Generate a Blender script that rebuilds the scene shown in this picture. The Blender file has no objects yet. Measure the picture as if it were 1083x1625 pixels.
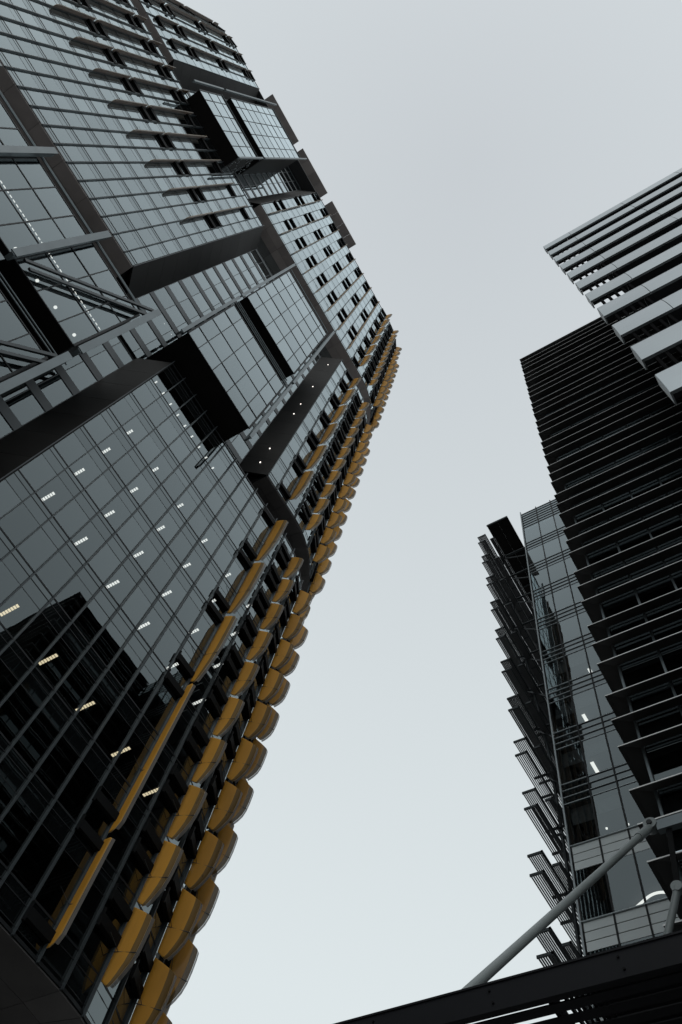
import bpy, math, random
from mathutils import Matrix, Vector
random.seed(7)
sc = bpy.context.scene
COL = sc.collection
R_ = math.radians

# ------------------------------------------------------------------ camera
cam_d = bpy.data.cameras.new('camera'); cam = bpy.data.objects.new('camera', cam_d); COL.objects.link(cam)
cam_d.sensor_fit = 'HORIZONTAL'; cam_d.sensor_width = 36.0; cam_d.lens = 1300.0 / 1083.0 * 36.0
cam_d.clip_start = 0.1; cam_d.clip_end = 3000
rt = Vector((0.84918414, 0.50852449, 0.14243994))
dn = Vector((-0.42421583, 0.81750422, -0.3895225))
fw = Vector((-0.31452699, 0.27035105, 0.90993576))
M = Matrix.Identity(4)
for i in range(3):
    M[i][0] = rt[i]; M[i][1] = -dn[i]; M[i][2] = -fw[i]
M[2][3] = 1.6
cam.matrix_world = M
sc.camera = cam

# ------------------------------------------------------------------ sky, sun, exposure
SUN_EL, SUN_AZ = 48.0, -50.0        # azimuth measured from +X towards +Y
w = bpy.data.worlds.new('World'); sc.world = w; w.use_nodes = True
nt = w.node_tree; nt.nodes.clear()
o = nt.nodes.new('ShaderNodeOutputWorld'); bg = nt.nodes.new('ShaderNodeBackground')
sky = nt.nodes.new('ShaderNodeTexSky'); sky.sky_type = 'NISHITA'; sky.sun_disc = False
sky.sun_elevation = R_(SUN_EL); sky.sun_rotation = R_(90.0 - SUN_AZ)
sky.air_density = 1.0; sky.dust_density = 3.0; sky.ozone_density = 1.0
hs = nt.nodes.new('ShaderNodeHueSaturation'); hs.inputs['Saturation'].default_value = 0.16
mx = nt.nodes.new('ShaderNodeMix'); mx.data_type = 'RGBA'
mx.inputs[0].default_value = 0.86
# cloud cover: a little thicker overhead, paler lower down, the same all the way round
tc = nt.nodes.new('ShaderNodeTexCoord'); sx = nt.nodes.new('ShaderNodeSeparateXYZ'); nt.links.new(tc.outputs['Generated'], sx.inputs[0])
mr_ = nt.nodes.new('ShaderNodeMapRange'); pw = nt.nodes.new('ShaderNodeMath'); pw.operation = 'POWER'; pw.inputs[1].default_value = 0.55; pw.use_clamp = True
mr_.inputs[1].default_value = 1.0; mr_.inputs[2].default_value = 0.58; nt.links.new(sx.outputs['Z'], mr_.inputs[0])
cl = nt.nodes.new('ShaderNodeMix'); cl.data_type = 'RGBA'
cl.inputs[6].default_value = (6.2, 6.65, 7.0, 1); cl.inputs[7].default_value = (8.05, 8.8, 9.0, 1)
nt.links.new(mr_.outputs[0], pw.inputs[0]); nt.links.new(pw.outputs[0], cl.inputs[0]); nt.links.new(cl.outputs[2], mx.inputs[7])
nt.links.new(sky.outputs[0], hs.inputs['Color'])
nt.links.new(hs.outputs[0], mx.inputs[6])
nt.links.new(mx.outputs[2], bg.inputs['Color'])
bg.inputs['Strength'].default_value = 0.1
nt.links.new(bg.outputs[0], o.inputs[0])
sun_d = bpy.data.lights.new('sun', 'SUN'); sun_d.energy = 0.32; sun_d.angle = R_(25); sun_d.color = (1, 0.97, 0.93)
sun = bpy.data.objects.new('sun', sun_d); COL.objects.link(sun)
sd = Vector((math.cos(R_(SUN_EL)) * math.cos(R_(SUN_AZ)), math.cos(R_(SUN_EL)) * math.sin(R_(SUN_AZ)), math.sin(R_(SUN_EL))))
sun.rotation_euler = (-sd).to_track_quat('-Z', 'Y').to_euler()
vs = sc.view_settings; vs.view_transform = 'Standard'; vs.look = 'None'; vs.exposure = 0.0; vs.gamma = 1.0
vs.use_curve_mapping = False
sc.render.engine = 'CYCLES'
sc.cycles.max_bounces = 8; sc.cycles.transparent_max_bounces = 16; sc.cycles.caustics_reflective = False; sc.cycles.caustics_refractive = False

# ------------------------------------------------------------------ materials
MATS = {}
def principled(name, col, rough=0.5, metal=0.0, ior=1.45, var=0.0, scale=1.0, bump=0.0, bscale=4.0, streak=1.0, spec=0.5, vrough=0.0):
    m = bpy.data.materials.new(name); m.use_nodes = True
    t = m.node_tree; b = t.nodes['Principled BSDF']
    b.inputs['Base Color'].default_value = (*col, 1); b.inputs['Roughness'].default_value = rough
    b.inputs['Metallic'].default_value = metal; b.inputs['IOR'].default_value = ior
    b.inputs['Specular IOR Level'].default_value = spec
    if var or bump or vrough:
        g = t.nodes.new('ShaderNodeNewGeometry'); mp = t.nodes.new('ShaderNodeMapping')
        mp.inputs['Scale'].default_value = (scale, scale, scale * streak)
        t.links.new(g.outputs['Position'], mp.inputs[0])
        n = t.nodes.new('ShaderNodeTexNoise'); n.inputs['Scale'].default_value = 1.0; n.inputs['Detail'].default_value = 5.0
        t.links.new(mp.outputs[0], n.inputs['Vector'])
        if var:
            oi = t.nodes.new('ShaderNodeObjectInfo')
            ad = t.nodes.new('ShaderNodeMath'); ad.operation = 'MULTIPLY_ADD'
            t.links.new(oi.outputs['Random'], ad.inputs[0]); ad.inputs[1].default_value = 0.45
            t.links.new(n.outputs['Fac'], ad.inputs[2])
            mr = t.nodes.new('ShaderNodeMapRange')
            mr.inputs[1].default_value = 0.35; mr.inputs[2].default_value = 1.1
            mr.inputs[3].default_value = 1 - var; mr.inputs[4].default_value = 1 + var
            t.links.new(ad.outputs[0], mr.inputs[0])
            mm = t.nodes.new('ShaderNodeMix'); mm.data_type = 'RGBA'; mm.blend_type = 'MULTIPLY'; mm.inputs[0].default_value = 1
            mm.inputs[6].default_value = (*col, 1); t.links.new(mr.outputs[0], mm.inputs[7])
            t.links.new(mm.outputs[2], b.inputs['Base Color'])
        if vrough:
            mr2 = t.nodes.new('ShaderNodeMapRange'); mr2.inputs[1].default_value = 0.3; mr2.inputs[2].default_value = 0.7
            mr2.inputs[3].default_value = max(0.02, rough - vrough); mr2.inputs[4].default_value = rough + vrough
            t.links.new(n.outputs['Fac'], mr2.inputs[0]); t.links.new(mr2.outputs[0], b.inputs['Roughness'])
        if bump:
            n2 = t.nodes.new('ShaderNodeTexNoise'); n2.inputs['Scale'].default_value = bscale
            t.links.new(g.outputs['Position'], n2.inputs['Vector'])
            bp = t.nodes.new('ShaderNodeBump'); bp.inputs['Strength'].default_value = bump; bp.inputs['Distance'].default_value = 0.05
            t.links.new(n2.outputs['Fac'], bp.inputs['Height']); t.links.new(bp.outputs[0], b.inputs['Normal'])
    MATS[name] = m
    return m

def glass(name, ior, tint, wave=0.02, rough=0.0, gcol=(0.86, 0.97, 1.0), gain=1.0, solid=None):
    m = bpy.data.materials.new(name); m.use_nodes = True; t = m.node_tree; t.nodes.clear()
    out = t.nodes.new('ShaderNodeOutputMaterial')
    fr = t.nodes.new('ShaderNodeFresnel'); geo = t.nodes.new('ShaderNodeNewGeometry')
    mi = t.nodes.new('ShaderNodeMix'); mi.data_type = 'FLOAT'
    mi.inputs[2].default_value = ior; mi.inputs[3].default_value = 1.0 / ior
    t.links.new(geo.outputs['Backfacing'], mi.inputs[0]); t.links.new(mi.outputs[0], fr.inputs['IOR'])
    tr = t.nodes.new('ShaderNodeBsdfDiffuse' if solid else 'ShaderNodeBsdfTransparent'); tr.inputs[0].default_value = (*(solid or tint), 1)
    gl = t.nodes.new('ShaderNodeBsdfGlossy'); gl.inputs['Color'].default_value = (*gcol, 1); gl.inputs['Roughness'].default_value = rough
    no = t.nodes.new('ShaderNodeTexNoise'); no.inputs['Scale'].default_value = 0.55; no.inputs['Detail'].default_value = 1.0
    t.links.new(geo.outputs['Position'], no.inputs['Vector'])
    bp = t.nodes.new('ShaderNodeBump'); bp.inputs['Strength'].default_value = wave; bp.inputs['Distance'].default_value = 0.1
    t.links.new(no.outputs['Fac'], bp.inputs['Height']); t.links.new(bp.outputs[0], gl.inputs['Normal'])
    ms = t.nodes.new('ShaderNodeMixShader')
    gn = t.nodes.new('ShaderNodeMath'); gn.operation = 'MULTIPLY'; gn.use_clamp = True;    # second surface of the unit
    oi = t.nodes.new('ShaderNodeObjectInfo'); a1 = t.nodes.new('ShaderNodeMath'); a1.operation = 'ADD'
    t.links.new(oi.outputs['Random'], a1.inputs[0]); t.links.new(geo.outputs['Random Per Island'], a1.inputs[1])
    f1 = t.nodes.new('ShaderNodeMath'); f1.operation = 'FRACT'; t.links.new(a1.outputs[0], f1.inputs[0])
    r1 = t.nodes.new('ShaderNodeMapRange'); r1.inputs[3].default_value = gain * .93; r1.inputs[4].default_value = gain * 1.07
    t.links.new(f1.outputs[0], r1.inputs[0]); t.links.new(r1.outputs[0], gn.inputs[1])
    t.links.new(fr.outputs[0], gn.inputs[0]); t.links.new(gn.outputs[0], ms.inputs[0]); t.links.new(tr.outputs[0], ms.inputs[1]); t.links.new(gl.outputs[0], ms.inputs[2])
    t.links.new(ms.outputs[0], out.inputs[0]); MATS[name] = m
    return m

def clear(name, tint):
    m = bpy.data.materials.new(name); m.use_nodes = True; t = m.node_tree; t.nodes.clear()
    out = t.nodes.new('ShaderNodeOutputMaterial'); tr = t.nodes.new('ShaderNodeBsdfTransparent'); tr.inputs[0].default_value = (*tint, 1)
    t.links.new(tr.outputs[0], out.inputs[0]); MATS[name] = m

def emit(name, col, s):
    m = bpy.data.materials.new(name); m.use_nodes = True; t = m.node_tree; t.nodes.clear()
    out = t.nodes.new('ShaderNodeOutputMaterial'); e = t.nodes.new('ShaderNodeEmission'); e.inputs[0].default_value = (*col, 1); e.inputs[1].default_value = s
    t.links.new(e.outputs[0], out.inputs[0]); MATS[name] = m

def perforated(name, col, open_, transl):
    m = bpy.data.materials.new(name); m.use_nodes = True; t = m.node_tree; b = t.nodes['Principled BSDF']
    out = t.nodes['Material Output']
    b.inputs['Roughness'].default_value = 0.6; b.inputs['Specular IOR Level'].default_value = 0.2
    g = t.nodes.new('ShaderNodeNewGeometry'); mp = t.nodes.new('ShaderNodeMapping'); mp.inputs['Scale'].default_value = (1.2, 1.2, 0.35)
    t.links.new(g.outputs['Position'], mp.inputs[0])
    n = t.nodes.new('ShaderNodeTexNoise'); n.inputs['Scale'].default_value = 1.5; n.inputs['Detail'].default_value = 6
    t.links.new(mp.outputs[0], n.inputs['Vector'])
    oi = t.nodes.new('ShaderNodeObjectInfo')
    ad = t.nodes.new('ShaderNodeMath'); ad.operation = 'MULTIPLY_ADD'; ad.inputs[1].default_value = 0.5
    t.links.new(oi.outputs['Random'], ad.inputs[0]); t.links.new(n.outputs['Fac'], ad.inputs[2])
    cr = t.nodes.new('ShaderNodeMapRange'); cr.inputs[1].default_value = 0.3; cr.inputs[2].default_value = 1.2
    cr.inputs[3].default_value = 0.72; cr.inputs[4].default_value = 1.12
    t.links.new(ad.outputs[0], cr.inputs[0])
    mm = t.nodes.new('ShaderNodeMix'); mm.data_type = 'RGBA'; mm.blend_type = 'MULTIPLY'; mm.inputs[0].default_value = 1
    mm.inputs[6].default_value = (*col, 1); t.links.new(cr.outputs[0], mm.inputs[7])
    t.links.new(mm.outputs[2], b.inputs['Base Color'])
    tl = t.nodes.new('ShaderNodeBsdfTranslucent'); t.links.new(mm.outputs[2], tl.inputs[0])
    ms = t.nodes.new('ShaderNodeMixShader'); ms.inputs[0].default_value = transl
    t.links.new(b.outputs[0], ms.inputs[1]); t.links.new(tl.outputs[0], ms.inputs[2])
    tr = t.nodes.new('ShaderNodeBsdfTransparent')
    ms2 = t.nodes.new('ShaderNodeMixShader'); ms2.inputs[0].default_value = open_
    t.links.new(ms.outputs[0], ms2.inputs[1]); t.links.new(tr.outputs[0], ms2.inputs[2])
    t.links.new(ms2.outputs[0], out.inputs[0]); MATS[name] = m

glass('glass', 1.52, (0.42, 0.46, 0.47), gain=2.05)
glass('glass_dark', 1.52, (0.20, 0.22, 0.23), wave=0.03, gain=1.6)
clear('pane_back', (0.95, 0.95, 0.95))
glass('spandrel', 1.52, (0, 0, 0), wave=0.02, gain=1.9, rough=0.02, solid=(0.005, 0.006, 0.0065))
principled('frame', (0.016, 0.018, 0.020), 0.5, 0.0, var=0.2, spec=0.25)
principled('fin', (0.040, 0.048, 0.053), 0.5, 0.2, var=0.2, scale=0.5)
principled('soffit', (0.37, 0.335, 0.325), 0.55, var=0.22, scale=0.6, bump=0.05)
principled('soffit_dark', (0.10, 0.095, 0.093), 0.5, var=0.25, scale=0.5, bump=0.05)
principled('side_cladding', (0.012, 0.0115, 0.011), 0.6, var=0.3, scale=0.5, spec=0.12)
principled('interior', (0.032, 0.032, 0.034), 0.8, var=0.2, scale=0.3)
principled('core', (0.02, 0.02, 0.022), 0.7)
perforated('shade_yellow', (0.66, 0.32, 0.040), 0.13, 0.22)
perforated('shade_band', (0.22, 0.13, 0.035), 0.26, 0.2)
perforated('shade_rim_lit', (0.42, 0.30, 0.16), 0.0, 0.1)  # blade edges coloured paler, as if catching the light
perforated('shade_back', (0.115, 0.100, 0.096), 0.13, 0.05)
perforated('shade_edge', (0.24, 0.22, 0.20), 0.35, 0.15)
principled('black_steel', (0.006, 0.0065, 0.007), 0.7, spec=0.1)
principled('steel', (0.14, 0.165, 0.175), 0.42, 0.4, var=0.18, scale=0.8)
principled('bright_bar', (0.50, 0.56, 0.59), 0.12, 1.0, var=0.15, scale=0.7)
principled('steel_light', (0.42, 0.47, 0.49), 0.35, 0.3, var=0.12)
principled('dark_steel', (0.035, 0.042, 0.046), 0.45, 0.3, var=0.2)
principled('banded_panel', (0.36, 0.395, 0.41), 0.36, 0.85, var=0.12, scale=0.5, bump=0.25, bscale=0.7, vrough=0.1)
principled('louvre', (0.10, 0.098, 0.096), 0.42, 0.3, var=0.25, scale=0.6)
principled('louvre_lip', (0.50, 0.50, 0.49), 0.4, 0.5, var=0.2)
principled('grey_panel', (0.70, 0.75, 0.75), 0.35, var=0.08, scale=0.5)
principled('rib', (0.30, 0.33, 0.34), 0.4, 0.6, var=0.15)
principled('slat', (0.075, 0.08, 0.085), 0.5, 0.2, var=0.2)
principled('pipe', (0.20, 0.225, 0.225), 0.42, 0.0, var=0.15, scale=1.5, bump=0.03)
principled('canopy_beam', (0.0085, 0.0088, 0.0108), 0.6, 0.0, var=0.25, scale=1.2, bump=0.05, spec=0.15)
principled('blind', (0.20, 0.20, 0.20), 0.8, var=0.2)
principled('paving', (0.26, 0.255, 0.25), 0.8, var=0.25, scale=0.4, bump=0.2)
def matte(name, col):
    m = bpy.data.materials.new(name); m.use_nodes = True; t = m.node_tree; t.nodes.clear()
    out = t.nodes.new('ShaderNodeOutputMaterial'); d = t.nodes.new('ShaderNodeBsdfDiffuse'); d.inputs[0].default_value = (*col, 1)
    t.links.new(d.outputs[0], out.inputs[0]); MATS[name] = m
matte('matte_black', (0.012, 0.012, 0.0125))
emit('lamp', (1.0, 0.95, 0.88), 2.1)
emit('lamp_warm', (1.0, 0.80, 0.52), 1.9)

# ------------------------------------------------------------------ helpers
ORG = {}
def tag(o, label=None, cat=None, kind=None):
    if label: o['label'] = label
    if cat: o['category'] = cat
    if kind: o['kind'] = kind
    return o
def thing(name, loc, label, cat):
    o = bpy.data.objects.new(name, None); COL.objects.link(o); o.location = loc; ORG[o.name] = Vector(loc)
    return tag(o, label, cat)
def link(name, me, parent, loc=(0, 0, 0), rz=0.0, tilt=(0, 0), scale=None):
    """me is built in world space (loc=0) or in local space placed at the world point loc"""
    o = bpy.data.objects.new(name, me); COL.objects.link(o)
    if parent is not None:
        o.parent = parent
        o.location = Vector(loc) - ORG.get(parent.name, Vector((0, 0, 0)))
    else:
        o.location = loc
    o.rotation_euler = (tilt[0], tilt[1], rz)
    if scale: o.scale = scale
    return o
class MB:
    def __init__(s): s.v = []; s.f = []; s.m = []
    def add(s, vs, fs, mi=0):
        b = len(s.v); s.v += [tuple(p) for p in vs]
        for f in fs: s.f.append(tuple(b + i for i in f)); s.m.append(mi)
    def box(s, x0, x1, y0, y1, z0, z1, mi=0, xf=None):
        vs = [(x0, y0, z0), (x1, y0, z0), (x1, y1, z0), (x0, y1, z0), (x0, y0, z1), (x1, y0, z1), (x1, y1, z1), (x0, y1, z1)]
        if xf: vs = [xf(p) for p in vs]
        s.add(vs, [(3, 2, 1, 0), (4, 5, 6, 7), (0, 1, 5, 4), (1, 2, 6, 5), (2, 3, 7, 6), (3, 0, 4, 7)], mi)
    def prism(s, poly, z0, z1, mi=0):
        n = len(poly); vs = [(x, y, z0) for x, y in poly] + [(x, y, z1) for x, y in poly]
        a = sum(poly[i][0] * poly[(i + 1) % n][1] - poly[(i + 1) % n][0] * poly[i][1] for i in range(n))
        fs = [tuple(range(n - 1, -1, -1)), tuple(range(n, 2 * n))] + [(i, (i + 1) % n, n + (i + 1) % n, n + i) for i in range(n)]
        if a < 0: fs = [tuple(reversed(f)) for f in fs]
        s.add(vs, fs, mi)
    def tube(s, p, q, r, n=12, mi=0, r2=None):
        p, q = Vector(p), Vector(q); d = (q - p).normalized(); r2 = r if r2 is None else r2
        u = d.orthogonal().normalized(); w_ = d.cross(u)
        vs = []
        for c, rr in ((p, r), (q, r2)):
            for i in range(n):
                a = 2 * math.pi * i / n; vs.append(c + u * (math.cos(a) * rr) + w_ * (math.sin(a) * rr))
        fs = [(i, (i + 1) % n, n + (i + 1) % n, n + i) for i in range(n)] + [tuple(range(n - 1, -1, -1)), tuple(range(n, 2 * n))]
        s.add(vs, fs, mi)
    def bar(s, p, q, wd, th, up=(0, 0, 1), mi=0):
        p, q = Vector(p), Vector(q); d = (q - p).normalized(); a = d.cross(Vector(up)).normalized(); b = a.cross(d)
        vs = []
        for c in (p, q):
            for i, j in ((-1, -1), (1, -1), (1, 1), (-1, 1)): vs.append(c + a * (i * wd / 2) + b * (j * th / 2))
        s.add(vs, [(3, 2, 1, 0), (4, 5, 6, 7), (0, 1, 5, 4), (1, 2, 6, 5), (2, 3, 7, 6), (3, 0, 4, 7)], mi)
    def mesh(s, name, mats, smooth=False):
        me = bpy.data.meshes.new(name); me.from_pydata(s.v, [], s.f)
        for m in (mats if isinstance(mats, (list, tuple)) else [mats]): me.materials.append(MATS[m])
        me.polygons.foreach_set('material_index', s.m)
        if smooth: me.polygons.foreach_set('use_smooth', [True] * len(s.f))
        me.update(); return me
    def build(s, name, mats, parent, smooth=False): return link(name, s.mesh(name, mats, smooth), parent)
CUBE = {}
def box(name, parent, x0, x1, y0, y1, z0, z1, mat):
    """shared unit cube, scaled: one mesh per material"""
    if mat not in CUBE:
        b = MB(); b.box(-.5, .5, -.5, .5, -.5, .5); CUBE[mat] = b.mesh('box_' + mat, mat)
    return link(name, CUBE[mat], parent, ((x0 + x1) / 2, (y0 + y1) / 2, (z0 + z1) / 2), scale=(abs(x1 - x0), abs(y1 - y0), abs(z1 - z0)))
PANE = {}
def pane_mesh(wd, h, mat):
    k = (round(wd, 3), round(h, 3), mat)
    if k not in PANE:
        b = MB(); b.box(-0.025, 0, -wd / 2, wd / 2, 0, h)
        b.m = [1, 1, 1, 0, 1, 1] if mat.startswith('glass') else [0] * 6
        PANE[k] = b.mesh('pane', [mat, 'pane_back'] if mat.startswith('glass') else [mat])
    return PANE[k]

# ------------------------------------------------------------------ ground
g = MB(); g.box(-900, 900, -900, 900, -0.5, 0.0)
tag(g.build('ground', 'paving', None), 'grey paved plaza between the towers', None, 'structure')

# =================================================================== LEFT TOWER
X0, RC, YC, YN = -26.16, 9.5, 17.5, -37.0
FH, BAY = 3.84, 1.505
def fac(s, off=0.0):
    """plan point and normal angle at arc position s along the facade, off metres proud of the glass"""
    if s > YC:
        th = (s - YC) / RC; cx, cy = X0 - RC, YC
    elif s < YN:
        th = (s - YN) / RC; cx, cy = X0 - RC, YN
    else:
        return X0 + off, s, 0.0
    return cx + (RC + off) * math.cos(th), cy + (RC + off) * math.sin(th), th
def arc(s0, s1, off):
    pts = []; n = max(1, int(math.ceil((s1 - s0) / BAY)))
    ks = sorted(set([s0, s1] + [s for s in (YC, YN) if s0 < s < s1] + [YC + BAY / 2 * i for i in range(1, 24) if s0 < YC + BAY / 2 * i < s1] + [YN - BAY / 2 * i for i in range(1, 24) if s0 < YN - BAY / 2 * i < s1]))
    return [fac(s, off)[:2] for s in ks]

tower = thing('office_tower', (-42.0, -9.75, 0), 'tall dark glass office tower with rounded end and yellow vertical sunshades', 'tower')
PANES_LEFT = [300]; SPANS_LEFT = [300]
glaz = MB(); spans = MB()

def put_pane(s, z, wd, h, indiv, off=0.0):
    x, y, th = fac(s, off)
    t1, t2 = random.gauss(0, .0016), random.gauss(0, .0014)
    if indiv and PANES_LEFT[0] > 0:
        PANES_LEFT[0] -= 1
        link('pane', pane_mesh(wd, h, 'glass'), tower, (x, y, z), th + t1, (0, t2)); return
    c, sn = math.cos(th + t1), math.sin(th + t1)
    def xf(p):
        px = p[0] + t2 * p[2]; return (x + px * c - p[1] * sn, y + px * sn + p[1] * c, z + p[2])
    n = len(glaz.m); glaz.box(-.025, 0, -wd / 2, wd / 2, 0, h, 0, xf)
    for i, mi in enumerate([1, 1, 1, 0, 1, 1]): glaz.m[n + i] = mi
def put_span(s, z, wd, h, indiv, off=-0.01):
    x, y, th = fac(s, off)
    if indiv and SPANS_LEFT[0] > 0:
        SPANS_LEFT[0] -= 1
        link('spandrel_panel', pane_mesh(wd, h, 'spandrel'), tower, (x, y, z), th, (0, random.gauss(0, .001))); return
    c, sn = math.cos(th), math.sin(th)
    spans.box(-.025, 0, -wd / 2, wd / 2, 0, h, 0, lambda p: (x + p[0] * c - p[1] * sn, y + p[0] * sn + p[1] * c, z + p[2]))

def transom(s0, s1, z, h, proud, name='transom', mat='frame'):
    a = arc(s0, s1, proud); b = arc(s0, s1, -0.08); m = MB()
    for i in range(len(a) - 1):
        m.prism([a[i], a[i + 1], b[i + 1], b[i]], z - h / 2, z + h / 2)
    m.build(name, mat, tower)

def facade(s0, s1, zb, zt, fins, floors, indiv=lambda s, z: False, slab_in=8.0, spl0=0.0, spl1=0.0):
    """a glazed block: fins (arc positions) rise from zb to zt, floor lines at the heights in floors"""
    edges = sorted(set([s0] + [f for f in fins if s0 < f < s1] + [s1]))
    for f in edges:
        x, y, th = fac(f, 0.12)
        key = ('fin', round(zt - zb, 2))
        if key not in PANE:
            b = MB(); b.box(-.14, .05 if zb < 80 else .02, -.028, .028, -0.1, zt - zb + (0.35 if zb < 60 else .1)); PANE[key] = b.mesh('fin', 'fin')
        link('fin', PANE[key], tower, (x, y, zb), th)
    zs = [zb] + [z for z in floors if zb + .3 < z < zt - .3] + [zt]
    for z in floors:
        if not (zb - 4 < z < zt): continue
        levels = [(z + .05, 2.45, 0), (z + 2.54, .84, 1), (z + 3.42, .37, 1)] if zb < 112 else [(z + .03, 2.49, 0), (z + 2.53, .88, 1), (z + 3.42, .40, 1)]
        for e0, e1 in zip(edges, edges[1:]):
            sm, wd = (e0 + e1) / 2, e1 - e0 - 0.03
            for lz, lh, kind in levels:
                a, bb = max(lz, zb + .03), min(lz + lh, zt - .02)
                if bb - a < 0.1: continue
                (put_span if kind else put_pane)(sm, a, wd, bb - a, indiv(sm, z))
        for dz, h, pr in (((0.0, .09, .012), (2.52, .04, .006), (3.40, .04, .006)) if zb < 112 else ((0.0, .05, .006),)):
            if zb < z + dz < zt: transom(s0, s1, z + dz, h, pr, mat='frame' if zb < 112 else 'fin')
        # floor plate with the ceiling below it
        c0, c1 = max(z + 2.8, zb), min(z + FH - .05, zt)
        if c1 - c0 > .1:
            a = arc(s0 + .1, s1 - .1, -0.22)
            poly = a + [(a[-1][0] - 1.0 if s1 > YC else X0 - slab_in, a[-1][1] - spl1), (X0 - slab_in, min(a[-1][1] - spl1, 25.0))] + [(X0 - slab_in, a[0][1] + spl0)]
            # drop duplicate points
            pp = [p for i, p in enumerate(poly) if i == 0 or (abs(p[0] - poly[i - 1][0]) + abs(p[1] - poly[i - 1][1])) > .01]
            m = MB(); m.prism(pp, c0, c1); m.build('floor_slab', 'interior', tower)
    transom(s0, s1, zb + .02, .14, .05); transom(s0, s1, zt - .02, .14, .05)

def floors_from(z0, zb, zt): return [z0 + FH * k for k in range(-12, 60) if zb - FH < z0 + FH * k < zt]
FL = 22.7
# the five glazed blocks: (arc start, arc end, bottom, top)
SE = YC + RC * 1.5
finsB = [1.05 + 1.5 * k for k in range(0, 60)]
facade(1.05, SE, 21.1, 61.9, finsB, floors_from(FL, 21.1, 61.9), lambda s, z: s < 19, spl0=-1.7)
finsA = [-6.72, -8.0] + [-9.53 - 1.51 * k for k in range(0, 30)]
facade(YN - RC * 1.4, -6.72, 65.8, 110.9, finsA, floors_from(67.0, 65.8, 110.9), lambda s, z: s > -22 and z < 90, spl1=-1.9)
finsC = [13.2 + 1.5 * k for k in range(0, 60)]
facade(13.2, SE, 65.9, 110.9, finsC, floors_from(67.0, 65.9, 110.9), lambda s, z: s < 18 and z < 82, spl0=-1.7)
finsE = [-9.54 + BAY * k for k in range(0, 60)]
facade(-9.54, SE, 115.9, 160.6, finsE, floors_from(115.9 + .9, 115.9, 160.6), spl0=-1.9)
finsG = [-29.4 - BAY * k for k in range(0, 30)]
facade(YN - RC * 1.4, -29.4, 114.6, 160.6, finsG, floors_from(115.9 + .9, 114.6, 160.6), spl1=-1.9)

# core, end walls, roof
mcore = MB(); mcore.box(-57, -34.3, -45.0, 25.5, 0, 161.2); mcore.build('core', 'core', tower)
def plate(s0, s1, off_in, z0, z1, name, mat):
    a = arc(s0, s1, -off_in); m = MB()
    xb = -36.0
    for i in range(len(a) - 1):
        m.prism([a[i], a[i + 1], (xb, max(min(a[i + 1][1], 25), -44)), (xb, max(min(a[i][1], 25), -44) if i or True else 0)], z0, z1)
    m.build(name, mat, tower)
plate(YN - RC * 1.4, SE, 0.15, 160.75, 161.1, 'roof', 'core')
# set-back storeys between the blocks
for z0, z1, sa, sb in ((61.9, 65.9, YN - RC * 1.4, -6.72), (61.9, 65.9, 13.2, SE), (110.9, 114.6, YN - RC * 1.4, -29.4), (110.9, 116.0, -9.54, SE)):
    a = arc(sa, sb, -2.2); b = arc(sa, sb, -2.5); m = MB()
    for i in range(len(a) - 1): m.prism([a[i], a[i + 1], b[i + 1], b[i]], z0, z1)
    m.build('setback_wall', 'spandrel', tower)
plate(1.05, SE, 0.2, 61.65, 61.86, 'terrace', 'interior')
plate(13.2, SE, 0.2, 110.6, 110.86, 'terrace', 'interior')
plate(YN - RC * 1.4, -6.72, 0.2, 110.6, 110.86, 'terrace', 'interior')

# brown soffits, panel by panel
def soffit(edges, z, depth, mat, n=1, outer=0.02):
    for e0, e1 in zip(edges, edges[1:]):
        g_ = 0.012
        for j in range(n):
            o0 = outer - depth * j / n - g_; o1 = outer - depth * (j + 1) / n + g_
            p = [fac(e0 + g_, o0)[:2], fac(e1 - g_, o0)[:2], fac(e1 - g_, o1)[:2], fac(e0 + g_, o1)[:2]]
            m = MB(); m.prism(p, z - .06 + random.uniform(0, .008), z); m.build('soffit_panel', mat, tower)
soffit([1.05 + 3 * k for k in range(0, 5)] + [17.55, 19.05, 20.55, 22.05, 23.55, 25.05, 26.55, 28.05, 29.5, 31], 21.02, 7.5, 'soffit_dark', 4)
soffit([-6.72 - 3.02 * k for k in range(0, 13)][::-1], 65.72, 2.3, 'soffit', 2)
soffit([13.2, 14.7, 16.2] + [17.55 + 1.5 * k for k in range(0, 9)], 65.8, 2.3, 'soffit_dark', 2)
soffit([-9.54 + 3.01 * k for k in range(0, 10)] + [19, 20.5, 22, 23.5, 25, 26.5, 28, 29.5], 115.82, 2.3, 'soffit', 2)
soffit([-29.4 - 3.01 * k for k in range(0, 6)][::-1], 114.5, 2.3, 'soffit', 2)

# splayed side walls of the vertical slots and the recessed glazing behind
XR = -28.4
def side_wall(s_edge, dy, z0, z1, lights=None, mat='side_cladding'):
    nz = max(1, round((z1 - z0) / (FH * 1.0)))
    for i in range(nz):
        a, b = z0 + (z1 - z0) * i / nz, z0 + (z1 - z0) * (i + 1) / nz
        m = MB(); m.prism([(X0 + .03, s_edge - math.copysign(.02, -dy)), (XR, s_edge + dy), (XR, s_edge + dy - math.copysign(.15, dy)), (X0 + .03, s_edge - math.copysign(.12, dy))], a + .012, b - .012)
        m.build('wall_panel', mat, tower)
    if lights:
        for z in lights:
            t = .42; m = MB()
            px, py = X0 + (XR - X0) * t, s_edge + dy * t + math.copysign(.06, dy)
            m.tube((px, py, z - .09), (px, py, z + .05), .055, 10); m.build('downlight', 'lamp', tower)
side_wall(1.05, -1.7, 21.1, 61.9)
side_wall(-6.72, 1.95, 65.8, 110.9)
side_wall(13.2, -1.75, 65.9, 110.9, [68.5 + FH * k for k in (0, 1, 4, 5, 7, 10)])
side_wall(-9.54, -1.9, 115.9, 160.6)
side_wall(-29.4, 1.95, 114.6, 160.6)
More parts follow.
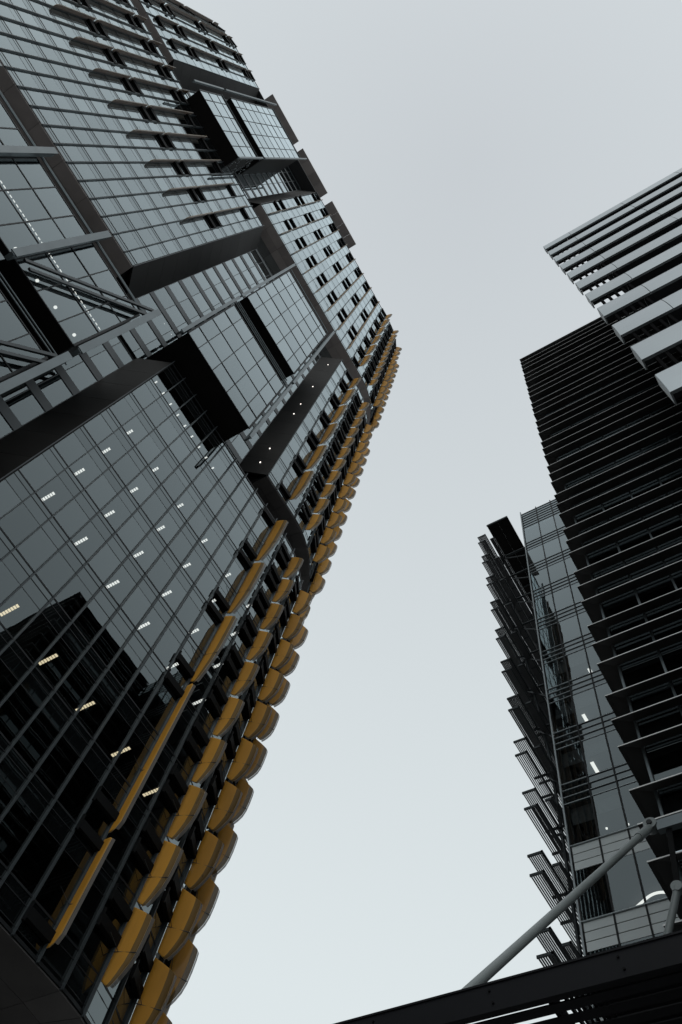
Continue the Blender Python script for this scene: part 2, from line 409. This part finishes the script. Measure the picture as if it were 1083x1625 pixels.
def recess(y0, y1, z0, z1, zf, ny):
    wd = (y1 - y0) / ny
    z = zf
    while z > z0: z -= FH
    m2 = MB()
    while z < z1:
        for i in range(ny):
            a, b = max(z + .5, z0), min(z + 3.4, z1)
            if b - a > .2: put_pane(y0 + wd * (i + .5), a, wd - .05, b - a, False, XR - X0)
            a, b = max(z - .44, z0), min(z + .5, z1)
            if b - a > .2: m2.box(XR - .3, XR + .05, y0 + wd * i, y0 + wd * (i + 1), a, b)
        z += FH
    for i in range(ny + 1): m2.box(XR - .06, XR + .03, y0 + wd * i - .03, y0 + wd * i + .03, z0, z1)
    m2.build('recess_frame', 'dark_steel', tower)
    z = zf - 8 * FH
    while z < z1:
        if z > z0:
            m = MB(); m.box(-36, XR - .35, y0, y1, z + 3.0, z + FH - .5); m.build('floor_slab', 'interior', tower)
        z += FH
recess(-20.0, -0.65, 24, 61.0, 43.4, 12)
recess(-4.78, 11.45, 61.9, 111.5, 64.0, 9)
recess(-27.45, -11.44, 111, 160.6, 114.0, 9)

# projecting glazed boxes in the slots
XB = -24.1
def glazed_box(y0, y1, z0, z1, ys, zs, back=XR):
    f = MB()
    f.box(back, XB - .02, y0 + .05, y1 - .05, z0 + .02, z0 + .38); f.box(back, XB - .02, y0 + .05, y1 - .05, z1 - .38, z1 - .02)
    f.box(back, XB - .02, y0 + .02, y0 + .16, z0 + .38, z1 - .38); f.box(back, XB - .02, y1 - .16, y1 - .02, z0 + .38, z1 - .38)
    f.build('bay_body', 'side_cladding', tower)
    fl = MB(); fl.box(back + .2, XB - 1.5, y0 + .3, y1 - .3, z0 + .4, z1 - .4); fl.build('bay_back_wall', 'interior', tower)
    gr = MB()
    for y in ys: gr.box(XB - .05, XB + .05, y - .035, y + .035, z0, z1)
    for z in zs: gr.box(XB - .05, XB + .04, y0, y1, z - .045, z + .045)
    gr.box(XB - .06, XB + .06, y0, y0 + .12, z0, z1); gr.box(XB - .06, XB + .06, y1 - .12, y1, z0, z1)
    gr.build('bay_frame', 'frame', tower)
    for a, b in zip(ys, ys[1:]):
        for c, d in zip(zs, zs[1:]): put_pane((a + b) / 2, c + .03, b - a - .06, d - c - .06, True, XB - X0 + random.uniform(0, .004))
def post(y, z0, z1, wd=.2, x0=XB + .06, x1=XB + .62, mat='steel'):
    box('post', tower, x0, x1, y - wd / 2, y + wd / 2, z0, z1, mat)
    fl = MB(); fl.box(x1 - .05, x1 + .05, y - wd * .9, y + wd * .9, z0 + .1, z1 - .1); fl.build('flange', mat, tower)
def rails(y0, y1, zs, x=XB, mat='steel'):
    for i, z in enumerate(zs):
        m = MB(); m.tube((x - .25 * i, y0, z), (x - .25 * i, y1, z), .055, 8); m.build('rail', mat, tower)
yD = [-.28, 1.16, 3.15, 5.17, 7.13, 8.56]
glazed_box(-.28, 8.56, 63.0, 76.6, yD, [63.0, 65.7, 69.5, 73.3, 76.6])
glazed_box(-.28, 8.56, 81.5, 102.3, yD, [81.5, 85.2, 88.9, 92.6, 96.4, 100.4, 102.3])
post(-.55, 60.5, 77.5, .16); post(-.55, 78.2, 104, .16); post(8.85, 60.5, 77.0, .16); post(8.85, 77.6, 104, .16)
rails(-.3, 8.6, [77.3, 78.6, 79.9]); rails(-.3, 8.6, [103.2, 104.4])
yF = [-20.8, -18.75, -16.7, -14.65, -12.6, -10.55, -8.5, -6.5, -4.48, -2.92]
glazed_box(-20.8, -2.92, 46.5, 56.9, yF, [46.5, 50.15, 53.7, 56.9])
glazed_box(-20.8, -2.92, 29.0, 43.2, yF, [29.0, 32.6, 36.1, 39.6, 43.2])
for y in (-21.0, -14.85, -8.65, -2.5): post(y, 45.6, 59.0, .26); post(y, 27.5, 44.5, .26)
for z0, z1 in ((46.6, 58.4), (31.6, 43.4)):
    for a, b in ((-8.2, -2.75),):
        for d in (0, .55):
            m = MB(); m.bar((XB + .45, a + d, z0 - d * .3), (XB + .45, b + d * .5, z1 - d * 1.6), .2, .16, (1, 0, 0)); m.build('brace', 'dark_steel', tower)
rails(-20.8, -2.9, [57.6, 58.3, 59.0]); rails(-20.8, -2.9, [43.9, 44.7])
yH = [-23.8, -22.5, -20.5, -18.5, -16.5, -14.95]
glazed_box(-23.8, -14.95, 109.4, 119.0, yH, [109.4, 113.0, 116.8, 119.0])
glazed_box(-23.8, -14.95, 123.6, 149.6, yH, [123.6, 126.4, 130.2, 134.0, 137.9, 141.8, 145.7, 149.6])
post(-24.6, 108, 121, .12, x1=XB + .35); post(-24.6, 122, 154, .12, x1=XB + .35); post(-14.75, 108, 121, .12, x1=XB + .35); post(-14.75, 122, 154, .12, x1=XB + .35)
rails(-24, -14.9, [119.8, 121.0, 122.2]); rails(-24, -14.9, [150.6, 151.8])
# pale random bits standing in for light sparkling through the top bay's side
m = MB()
for k in range(70):
    x = random.uniform(-28.0, XB - .3); z = random.uniform(109.6, 121.5); L = random.uniform(.1, .5)
    m.box(x, x + .05, -14.94, -14.90, z, z + L) if random.random() < .5 else m.box(x, x + L, -14.94, -14.90, z, z + .06)
gro = m.build('mesh_sparkles', 'steel_light', tower); gro['kind'] = 'stuff'

# roof canopies
for y0, y1 in ((-28.4, -19.2), (-17.8, -8.75), (-7.15, 1.97)):
    ys = [y0 + (y1 - y0) * i / 4 for i in range(5)]
    for a, b in zip(ys, ys[1:]):
        box('canopy_panel', tower, -31.0, -25.3, a + .008, b - .008, 165.8, 166.1, 'soffit')
    m = MB(); m.box(-31, -30.4, y0 + .4, y1 - .4, 161.1, 165.8); m.build('canopy_support', 'core', tower)
mplant = MB(); mplant.box(-50, -36, -38, 10, 161.1, 168.0); mplant.build('plant_room', 'core', tower)

# sunshades: vertical blades standing off the fins
BL = {}
def blade_mesh(H, W):
    k = (round(H, 2), round(W, 2))
    if k in BL: return BL[k]
    slim = W < .75
    if slim: prof = [(1.0, .80, 0), (.985, 1.0, 0), (.6, 1.0, 0), (.3, 1.0, 0), (.5 / H, 1.0, 0), (.15 / H, .75, 0), (0.0, .5, 0)]
    else: prof = [(1.0, .93, 0), (.975, .99, 0), (.86, 1.0, 0), (.66, .985, 0), (.46, .94, 0), (.30, .85, 0), (.16, .70, 0), (.06, .56, 0), (.015, .47, 0), (0.0, .38, 0)]
    r0 = .03 if slim else .20; b = MB(); e = MB(); nx = 5; th = .035
    rows = []
    for t, wf, _ in prof:
        row = []
        for i in range(nx):
            u = i / (nx - 1); r = r0 + W * wf * u
            z = H * t - (0 if slim else (.28 + .20 * t) * W * u)
            bow = (.16 if W > .9 else 0.0) * W * (u * wf) ** 2
            row.append((r, bow, z))
        rows.append(row)
    n = len(rows)
    vs = [p for row in rows for p in row] + [(p[0], p[1] + th, p[2]) for row in rows for p in row]
    o_ = n * nx; fy = []; fb = []; rim = []; fk = []
    for i in range(n - 1):
        for j in range(nx - 1):
            a, c = i * nx + j, i * nx + j + 1; d, f = a + nx, c + nx
            (fk if j == nx - 2 and not slim else fy).append((a, d, f, c)); fb.append((o_ + a, o_ + c, o_ + f, o_ + d))
        rim.append((i * nx + nx - 1, (i + 1) * nx + nx - 1, o_ + (i + 1) * nx + nx - 1, o_ + i * nx + nx - 1))
        rim.append((i * nx, o_ + i * nx, o_ + (i + 1) * nx, (i + 1) * nx))
    for j in range(nx - 1):
        rim.append((j, j + 1, o_ + j + 1, o_ + j)); q = (n - 1) * nx; rim.append((q + j, o_ + q + j, o_ + q + j + 1, q + j + 1))
    b.add(vs, fy, 0)
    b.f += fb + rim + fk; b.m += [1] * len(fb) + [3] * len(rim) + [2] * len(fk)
    # perforated outer edge strip, turned back towards the far side
    for i in range(1, n - 2):
        p, q = rows[i][-1], rows[i + 1][-1]
        e.add([(p[0] + .01, p[1] + th, p[2]), (q[0] + .01, q[1] + th, q[2]), (q[0] + .05, q[1] + th + .13, q[2]), (p[0] + .05, p[1] + th + .13, p[2]),
               (p[0] + .035, p[1] + th, p[2]), (q[0] + .035, q[1] + th, q[2]), (q[0] + .075, q[1] + th + .13, q[2]), (p[0] + .075, p[1] + th + .13, p[2])],
              [(0, 1, 2, 3), (7, 6, 5, 4), (0, 4, 5, 1), (1, 5, 6, 2), (2, 6, 7, 3), (3, 7, 4, 0)])
    rod = MB(); zr = H * .36
    rod.tube((.1, -.03, zr + .05), (r0 + W * .99, -.03 + .16 * W, zr - .05), .022, 6)
    rod.tube((r0 + .1 * W, -.75, zr + .35), (r0 + .2 * W, 0, zr + .02), .014, 6)
    BL[k] = (b.mesh('sunshade', ['shade_yellow', 'shade_back', 'shade_band', 'shade_rim_lit'], True), e.mesh('edge_strip', 'shade_edge'), rod.mesh('rod', 'dark_steel'))
    return BL[k]
def arm_mesh(side, out):
    k = ('arm', side, out)
    if k not in BL:
        b = MB(); L = BAY
        # tapered flat bracket from the neighbouring fin to the blade
        y1 = side * L
        b.prism([(.02, 0), (out, 0), (.24, y1), (.02, y1)], -.34 if side > 0 else -.24, .34 if side > 0 else .24)
        b.prism([(.16, y1 - .05), (.27, y1 - .05), (.27, y1 + .05), (.16, y1 + .05)], -.42, .42)
        BL[k] = b.mesh('bracket', 'black_steel')
    return BL[k]
def shade(s, z0, z1, W, side=-1, arms=(.08, .92)):
    H = z1 - z0; me, ed, rd = blade_mesh(H, W)
    x, y, th = fac(s)
    o = link('sunshade', me, tower, (x, y, z0), th + random.gauss(0, .012))
    for nm, m in (('edge_strip', ed), ('rod', rd)):
        c = link(nm, m, o)
    am = arm_mesh(side, .26)
    for a in arms:
        c = link('bracket', am, o); c.location = (0, 0, H * a)
cols_curve = [19.05 + 3.0 * k for k in range(0, 4)]
fB = [FL + FH * k for k in range(0, 11)]
for z0, z1, W in ((54.3, 61.6, 1.15), (46.6, 53.9, 1.05), (38.9, 46.2, .95), (27.4, 38.5, .62), (21.6, 27.0, .6)): shade(16.05, z0, z1, W)
for s in cols_curve:
    for k in range(0, 10):
        z = FL + FH * k
        if z + 3.3 < 62: shade(s, z - .25, z + 3.3, 1.12 if s > 20 else 1.05, arms=(.5, .85))
for z in (67.2, 74.9, 82.6, 90.2, 97.9, 105.6):
    shade(16.2, z - .6, z + 6.4 if z < 100 else z + 4.6, 1.15)
for s in cols_curve:
    for k in range(0, 12):
        z = 67.0 + FH * k
        if z + 3.3 < 112: shade(s + .15, z - .6, z + 2.9, 1.12 if s > 20 else 1.05, arms=(.5, .85))
zE = 116.8
for k in range(8):
    s = -7.95 + 3.01 * k - .08
    for a, b, ar in ((117.0, 125.8, (124.2,)), (126.2, 141.4, (127.9, 139.8)), (141.8, 157.0, (143.5, 155.4)), (157.4, 160.4, (158.9,))):
        shade(s, a, b, .28, arms=tuple((q - a) / (b - a) for q in ar))
for k in range(5):
    z = 117.2 + 2 * FH * k; shade(16.05, z, z + 6.9, 1.15)
shade(16.05, 117.2 + 10 * FH, 160.4, 1.1)
for s in cols_curve:
    for k in range(0, 11):
        z = 117.3 + FH * k; shade(s, z - .3, z + 3.2, 1.12 if s > 20 else 1.05, arms=(.5, .85))
for k in range(10):
    s = -9.53 - 3.02 * k
    shade(s, 83.2, 91.8, .58, side=1, arms=(.89,)); shade(s, 92.2, 106.9, .58, side=1, arms=(.07, .92))
    if s < -24: shade(s, 107.3, 110.8, .58, side=1, arms=(.3,))
for k in range(5):
    s = -32.4 - 3.01 * k
    for a, b in ((117.6, 125.9), (126.3, 141.4), (141.8, 157.0), (157.4, 160.3)): shade(s, a, b, .5, side=1)

# interior lights seen through the lower block
def troffer(y, z, L=1.25, x=-27.1, mat='lamp'):
    m = MB(); m.box(x - L, x, y - .16, y + .16, z - .05, z + .02); o = m.build('ceiling_light', 'interior', tower)
    n = 7; e = MB()
    for i in range(n):
        xx = x - L * (i + .5) / n; e.box(xx - .06, xx + .06, y - .085, y + .085, z - .075, z - .051)
    c = link('lamp', e.mesh('lamp', mat), o); c.location = -Vector((0, 0, 0)) 
for kf in (2, 4, 5, 6, 7):
    for y in (3.3, 6.35, 9.4, 12.45, 15.5, 18.3):
        if kf == 2 and y < 5: continue
        troffer(y, FL + FH * kf + 2.76, mat='lamp_warm' if kf == 2 else 'lamp')
for y in (2.25, 3.6, 6.45, 7.85, 9.25):
    m = MB(); m.tube((-27.75, y, FL + FH * 8 + 2.7), (-27.75, y, FL + FH * 8 + 2.8), .13, 12); m.build('downlight', 'lamp', tower)
for i in range(9):
    y = 1.6 + .98 * i
    m = MB(); m.box(-28.3, -27.2, y - .05, y + .05, FL + FH * 9 + 2.72, FL + FH * 9 + 2.79); m.build('ceiling_light', 'lamp', tower)
for y, z in ((-2.0, 72.3), (-.9, 72.3)):
    m = MB(); m.box(-30.2, -29.2, y - .05, y + .05, z, z + .06); m.build('ceiling_light', 'lamp', tower)
# light line and downlights inside the steel framed bay
m = MB()
for i in range(34):
    y = -13.6 + .32 * i; m.box(XB - .88, XB - .83, y - .10, y + .10, 52.3, 52.33)
m.build('light_strip', 'lamp', tower)
for y in (-9.4, -7.3, -5.5, -3.6):
    m = MB(); m.tube((XB - .8, y, 48.8), (XB - .8, y, 48.9), .1, 12); m.build('downlight', 'lamp', tower)

glaz_o = glaz.build('glazing', ['glass', 'pane_back'], tower); glaz_o['kind'] = 'stuff'
span_o = spans.build('spandrels', 'spandrel', tower); span_o['kind'] = 'stuff'

# =================================================================== GLASS TOWER on the far side
YG = 26.7; XG = -9.0
gt = thing('glass_tower', (-2.0, 36.0, 0), 'mid rise block with glass front and slatted shade shelves down its side', 'building')
xs = [XG + .1 + 1.29 * i for i in range(0, 9)]
rows = [25.95 + 3.9 * k for k in range(-5, 10)]          # bottoms of the vision glass
def gpane(name, parent, x0, x1, z0, z1, y, mat):
    wd, h = x1 - x0, z1 - z0
    return link(name, pane_mesh(wd, h, mat), parent, ((x0 + x1) / 2, y, z0), -math.pi / 2 + random.gauss(0, .0010), (0, 0))
for ir, zb in enumerate(rows):
    top = zb + 2.55
    for a, b in zip(xs, xs[1:]):
        gpane('pane', gt, a + .03, b - .03, zb + .03, top - .03, YG + random.uniform(0, .002), 'glass')
        # three strips of spandrel below the window
        for j in range(3):
            z1 = zb - .06 - j * .44; z0 = z1 - .40
            if zb < 31: gpane('spandrel_panel', gt, a + .02, b - .02, z0, z1, YG + .01, 'grey_panel')
            else: gpane('spandrel_panel', gt, a + .03, b - .03, z0, z1, YG + .02, 'spandrel')
    if zb >= 31:
        for j in range(4):
            box('rib', gt, XG + .05, xs[-1], YG - .03, YG + .06, zb - .06 - j * .44, zb - .02 - j * .44, 'rib')
    else:
        box('rib', gt, XG + .05, xs[-1], YG - .07, YG + .06, zb - .05, zb - .005, 'rib')
    m = MB(); m.box(XG + .2, xs[-1], YG + .2, YG + 12, zb - 1.3, zb - .1); m.build('floor_slab', 'interior', gt)
    m = MB(); m.box(XG + .2, xs[-1], YG + 5.5, YG + 5.7, zb - .1, top + .1); m.build('back_wall', 'interior', gt)
for x in xs[1:]: box('mullion', gt, x - .035, x + .035, YG - .05, YG + .1, 4.0, 67.0, 'frame')
box('corner_post', gt, XG - .02, XG + .06, YG - .08, YG + .1, 4.0, 67.2, 'rib')
for j in range(7):
    z = 63.75 + j * .46
    for a, b in zip(xs, xs[1:]): gpane('spandrel_panel', gt, a + .03, b - .03, z - .2, z + .2, YG + .02, 'spandrel')
    box('rib', gt, XG + .05, xs[-1], YG - .03, YG + .06, z + .21, z + .25, 'rib')
m = MB(); m.box(XG + .1, 14, YG + .2, YG + 22, 66.6, 67.0); m.build('roof', 'core', gt)
m = MB(); m.box(XG, XG + .15, YG + .15, YG + 22, 2, 67.0); m.build('side_wall', 'side_cladding', gt)
m = MB(); m.box(XG + .2, 14, YG + 12, YG + 22, 0, 66.6); m.build('core', 'core', gt)
# blinds and lights behind the glass
for k, (a, b) in ((9 - 6, (0, 1)), (2, (0, 1)), (1, (0, 1)), (4, (0, 1))):
    zb = 25.95 + 3.9 * k
    for i in range(a, b + 1):
        box('blind', gt, xs[i] + .12, xs[i + 1] - .12, YG + .32, YG + .35, zb + 1.5 + .2 * i, zb + 2.5, 'blind')
for y0, y1, x, z in ((28.05, 28.75, -7.58, 40.1), (28.05, 28.95, -7.64, 36.2), (28.0, 28.45, -6.68, 43.95)):
    box('ceiling_light', gt, x - .09, x + .09, y0, y1, z, z + .05, 'lamp')
for x, y, z in ((-7.74, 28.66, 32.3), (-6.76, 28.81, 32.3)):
    m = MB(); m.tube((x, y, z), (x, y, z + .06), .05, 10); m.build('downlight', 'lamp', gt)
rp = [(-7.9, 29.65), (-7.52, 29.43), (-7.06, 29.18), (-6.59, 28.95), (-6.21, 28.92), (-5.89, 29.05), (-5.67, 29.26), (-5.4, 29.6), (-5.2, 30.0)]
m = MB()
def cat(p0, p1, p2, p3, t): return tuple(.5 * (2 * p1[i] + (p2[i] - p0[i]) * t + (2 * p0[i] - 5 * p1[i] + 4 * p2[i] - p3[i]) * t * t + (3 * p1[i] - p0[i] - 3 * p2[i] + p3[i]) * t ** 3) for i in range(2))
cp = []
for i in range(1, len(rp) - 2):
    for t in range(5): cp.append(cat(rp[i - 1], rp[i], rp[i + 1], rp[i + 2], t / 5))
for a, b in zip(cp, cp[1:]): m.tube((*a, 28.35), (*b, 28.35), .055, 8)
m.build('curved_light', 'lamp', gt, True)
# slatted shade shelves on the side face, two per floor, longer towards the roof
SL = {}
def shelf(xo, xi, y0, y1, z, parent, hw=.021, name='shade_shelf'):
    fr = MB()
    fr.box(xo, xi, y0, y0 + .07, z - .06, z + .06)
    nseg = 6
    for i in range(1, nseg + 1):
        yy = y0 + (y1 - y0) * i / nseg; fr.box(xo, xi, yy - .04, yy + .04, z - .06, z + .06)
    fr.box(xi - .08, xi, y0, y1, z - .08, z + .08)
    o = fr.build(name, 'dark_steel', parent)
    n = max(4, int((xi - xo - .1) / .085)); sl = MB()
    for i in range(n):
        x = xo + (xi - .1 - xo) * (i + .5) / n
        sl.box(x - hw, x + hw, y0 + .07, y1, z - .045, z + .03)
    c = link('slats', sl.mesh('slats', 'slat'), o); c.location = (0, 0, 0); c['kind'] = 'stuff'
    return o
xo_list = {0: -10.66, 1: -10.66, 2: -10.66, 3: -10.9, 4: -11.1, 5: -11.35, 6: -11.6, 7: -11.85, 8: -12.1, 9: -12.4, 10: -12.7}
for k in range(0, 11):
    z = 25.4 + 3.9 * k; xo = xo_list[k]
    hw = .020 if k < 4 else .033
    shelf(xo, xo + .72, 25.95, 44.0, z, gt, hw)
    shelf(xo + .02, xo + .70, 25.97, 44.0, z - 1.05, gt, hw)
    shelf(xo + .95, xo + 1.35, 26.3, 44.0, z - .55, gt, hw)
    box('bracket_beam', gt, xo, XG, 28.4, 28.52, z - .14, z - .06, 'dark_steel')
    box('bracket_beam', gt, xo, XG, 34.4, 34.52, z - .14, z - .06, 'dark_steel')
    m = MB(); m.bar((xo + .6, 28.46, z - .15), (XG, 28.46, z - 1.9), .06, .06); m.build('strut', 'dark_steel', gt)
for y in (28.6, 34.6):
    m = MB(); m.tube((-9.75, y, 20), (-9.95, y, 38), .09, 10); m.tube((-9.95, y, 38), (-12.0, y, 67), .09, 10); m.build('mast', 'dark_steel', gt)
for i in range(5):
    for x0, x1 in ((-12.25, -11.285), (-11.265, -10.3)):
        box('roof_canopy_panel', gt, x0, x1, 26.9 + 3.4 * i, 26.9 + 3.4 * i + 3.37, 68.3, 68.45, 'side_cladding')
for i in range(6): box('roof_canopy_beam', gt, -12.25, -10.3 if i == 0 else -9.0, 26.9 + 3.4 * i - .05, 26.9 + 3.4 * i + .05, 68.12, 68.3, 'dark_steel')

# =================================================================== LOUVRED TOWER
YL, XL = 14.6, -3.22
lt = thing('louvred_tower', (6, 20, 0), 'black tower wrapped in thin horizontal louvre blades beside the glass front', 'building')
XE = 16.0
DW = .50
def louvre_mesh():
    b = MB()
    # front blade and returning side blade with a mitred corner, slightly folded down at the lip
    def ring(o, z): return [(XE, YL + o), (XL + o, YL + o), (XL + o, YG - .3)]
    a0 = ring(0, 0); a1 = ring(.10, 0); a2 = ring(DW, 0)
    A = [(x, y, -.05) for x, y in a0] + [(x, y, .03) for x, y in a1] + [(x, y, .24) for x, y in a2]
    B = [(x, y, -.012) for x, y in a0] + [(x, y, .06) for x, y in a1] + [(x, y, .27) for x, y in a2]
    vs = A + B
    fs = []
    for r in range(2):
        for i in range(2):
            p = r * 3 + i
            fs.append((p, p + 1, p + 4, p + 3)); q = 9 + p; fs.append((q, q + 3, q + 4, q + 1))
    b.add(vs, fs, 0)
    b.add(vs, [(0, 9, 10, 1), (1, 10, 11, 2)], 1)
    b.add(vs, [(6, 7, 16, 15), (7, 8, 17, 16)], 0)
    return b.mesh('louvre_blade', ['louvre', 'louvre_lip'])
lm = louvre_mesh()
zg = 19.85
blades = []
for k in range(-4, 12):
    for d in (0, 1.12, 2.25):
        z = zg + 3.9 * k + d
        if z < 66.3: blades.append(z)
for z in blades: link('louvre_blade', lm, lt, (0, 0, z + .05))
link('louvre_blade', lm, lt, (0, 0, 66.3))
m = MB(); m.box(XL + .25, XE, YL + .25, YG - .3, 66.0, 66.2); m.build('roof', 'core', lt)
YW = YL + DW + .02; XW = XL + DW + .02
px = [XW + 1.265 * i for i in range(0, 15)]
for k in range(-4, 12):
    z = zg + 3.9 * k
    for a, b in zip(px, px[1:]):
        if a > 9: break
        gpane('pane', lt, a + .04, b - .04, z + 2.4, z + 3.75, YW + .09, 'glass_dark')
        gpane('spandrel_panel', lt, a + .04, b - .04, z - .1, z + 2.35, YW + .10, 'spandrel')
    for dz in (.34, 1.44, 2.58): box('transom', lt, XW, px[-1], YW - .03, YW + .07, z + dz, z + dz + .20, 'bright_bar')
    m = MB(); m.box(XW + .3, XE, YW + .4, YG - .5, z - .2, z + .3); m.build('floor_slab', 'core', lt)
    m = MB(); m.box(XW + .02, XW + .1, YW + .2, YG - .4, z + .0, z + 3.88); m.build('side_panel', 'spandrel', lt)
for x in px[:11]: box('post', lt, x - .035, x + .035, YW - .05, YW + .05, 4, 66.0, 'steel')
for y in range(1, 9): box('post', lt, XW - .05, XW + .05, YW + 1.3 * y - .035, YW + 1.3 * y + .035, 4, 66, 'dark_steel')
m = MB(); m.box(XW + 2.2, XE, YW + 2.6, YG - .5, 0, 66.0); m.build('core', 'core', lt)
for i in range(len(px[:11])):
    for zz in blades[::1]:
        if zz > 16 and (i % 2 == 0): pass

# =================================================================== BANDED TOWER
YU, XU = 7.75, 1.93
bt = thing('banded_tower', (10, 11, 0), 'tower with pale metal bands between dark window strips at the roof edge', 'building')
xu = [XU, 3.85, 7.73, 11.57, 15.4]
def band_mesh(wd):
    b = MB(); n = 6; pts = []
    for i in range(n + 1):
        t = i / n; pts.append((-.05 * math.sin(math.pi * t) , t * 1.95))
    vs = []
    for x in (.012, wd - .012):
        for y, z in pts: vs.append((x, y, z))
        for y, z in reversed(pts): vs.append((x, .10, z))
    m_ = len(pts) * 2
    fs = [(i, m_ + i, m_ + (i + 1) % m_, (i + 1) % m_) for i in range(m_)] + [tuple(range(m_)), tuple(reversed(range(m_, 2 * m_)))]
    b.add(vs, [tuple(reversed(f)) for f in fs]); return b.mesh('band_panel', 'banded_panel')
bmesh_ = {}
for k in range(-6, 11):
    zt = 25.93 + 3.92 * k; z0 = zt - 1.95
    for a, b in zip(xu, xu[1:]):
        wd = round(b - a, 2)
        if wd not in bmesh_: bmesh_[wd] = band_mesh(b - a)
        link('band_panel', bmesh_[wd], bt, (a, YU + random.uniform(0, .01), z0))
    box('band_return', bt, XU - .0, XU + .05, YU + .02, YU + .38, z0, zt, 'rib')
    box('ledge', bt, 3.55, 15.4, YU + .105, YU + .95, z0 + .02, z0 + .12, 'frame')
    box('ledge', bt, XU + .06, 3.54, YU + .105, YU + .26, z0 + .02, z0 + .12, 'frame')
    box('ledge', bt, XU + .02, 15.4, YU + .105, YU + .30, zt - .14, zt - .04, 'frame')
    # small uprights in the open strip above each band
    for i in range(14):
        if k == 10: break
        x = XU + .42 + .32 * i
        if i < 5: box('upright', bt, x - .05, x + .05, YU + .12, YU + .24, zt, zt + 1.97, 'matte_black')
        elif i % 3 != 1: box('upright', bt, x - .012, x + .012, YU + .5, YU + .54, zt, zt + 1.97, 'rib')
    box('soffit_strip', bt, 5.7, 15.4, YU + .95, YU + 4.5, z0 + .1, z0 + .3, 'core')
    for i in range(0, 6):
        x = 3.75 + 1.9 * i
        gpane('pane', bt, x, x + 1.85, zt - .3, zt + 2.2, YU + 1.0, 'glass_dark')
m = MB(); m.box(5.72, 15.4, YU + 1.6, YL - 1.0, 0, 64.6); m.build('core', 'core', bt)
m = MB(); m.box(3.74, 5.74, YU + 1.12, YU + 1.4, 3, 64.8); m.build('side_wall', 'matte_black', bt)
m = MB(); m.box(3.74, 15.4, YU + .2, YU + 1.5, 64.6, 64.9); m.build('roof', 'core', bt)

# =================================================================== CANOPY
cy = thing('canopy', (-2, 10, 8.8), 'black slatted entrance canopy hung from grey steel tube struts', 'canopy')
YB = 8.95
m = MB(); m.box(-12, 4, YB, YB + .06, 8.86, 9.22); m.box(-12, 4, YB - .02, YB + .085, 8.83, 8.86); m.box(-12, 4, YB - .02, YB + .10, 9.22, 9.25); m.build('beam', 'canopy_beam', cy)
for i in range(9):
    y0 = 9.12 + i * .242
    box('slat', cy, -12, 4, y0, y0 + .158, 8.865 + random.uniform(0, .006), 8.885, 'canopy_beam')
for x in [-11.4 + 2.6 * i for i in range(6)]:
    box('rafter', cy, x - .03, x + .03, YB + .12, YB + 2.4, 8.90, 9.10, 'canopy_beam')
box('back_beam', cy, -12, 4, YB + 2.4, YB + 2.55, 8.86, 9.25, 'canopy_beam')
m = MB(); m.box(-3.25, 4, YB + .6, 14.2, 9.3, 9.36); m.build('roof_sheet', 'frame', cy)
Bp, Jp = Vector((-4.79, YB + .06, 9.20)), Vector((-2.80, 14.0, 16.28))
m = MB(); m.tube(Bp, Jp, .074, 20); m.build('strut', 'pipe', cy, False)
d = (Jp - Bp).normalized()
m = MB(); m.tube(Jp - d * .95, Jp - d * .30, .094, 20); m.tube(Jp - d * .3, Jp - d * .05, .094, 20, r2=.06); m.build('strut_sleeve', 'pipe', cy)
m = MB(); m.tube(Jp + Vector((0, -.11, 0)), Jp + Vector((0, .11, 0)), .15, 20); m.build('knuckle', 'pipe', cy)
m = MB(); m.tube(Jp + Vector((0, -.15, 0)), Jp + Vector((0, -.112, 0)), .06, 14); m.build('pin', 'frame', cy)
m = MB(); m.box(-2.68, 3, 13.92, 14.08, 16.05, 16.32); m.build('header_beam', 'steel', cy)
B2, J2 = Vector((-3.40, 14.0, 12.78)), Vector((-2.66, 14.0, 14.44))
d2 = (J2 - B2).normalized()
m = MB(); m.tube(B2, J2, .075, 20); m.tube(J2, J2 + d2 * .10, .09, 20); m.build('strut', 'pipe', cy)
m = MB(); m.tube(J2 + d2 * .1 + Vector((0, -.08, 0)), J2 + d2 * .1 + Vector((0, .08, 0)), .12, 18); m.build('knuckle', 'pipe', cy)
m = MB(); m.bar(J2 + d2 * .1, Jp + Vector((.35, 0, -.2)), .12, .03, (0, 1, 0)); m.build('tie_plate', 'black_steel', cy)
for i in range(7):
    box('grille_bar', cy, -3.42 + .075 * i, -3.39 + .075 * i, 8.98, 9.70, 8.90, 8.92, 'canopy_beam')
for i in range(8):
    for x, z in ((-9.6 + 1.75 * i, 9.13), (-9.6 + 1.75 * i + .05, 8.95)):
        m = MB(); m.tube((x, YB - .025, z), (x, YB + .01, z), .017, 8); m.build('bolt', 'black_steel', cy)
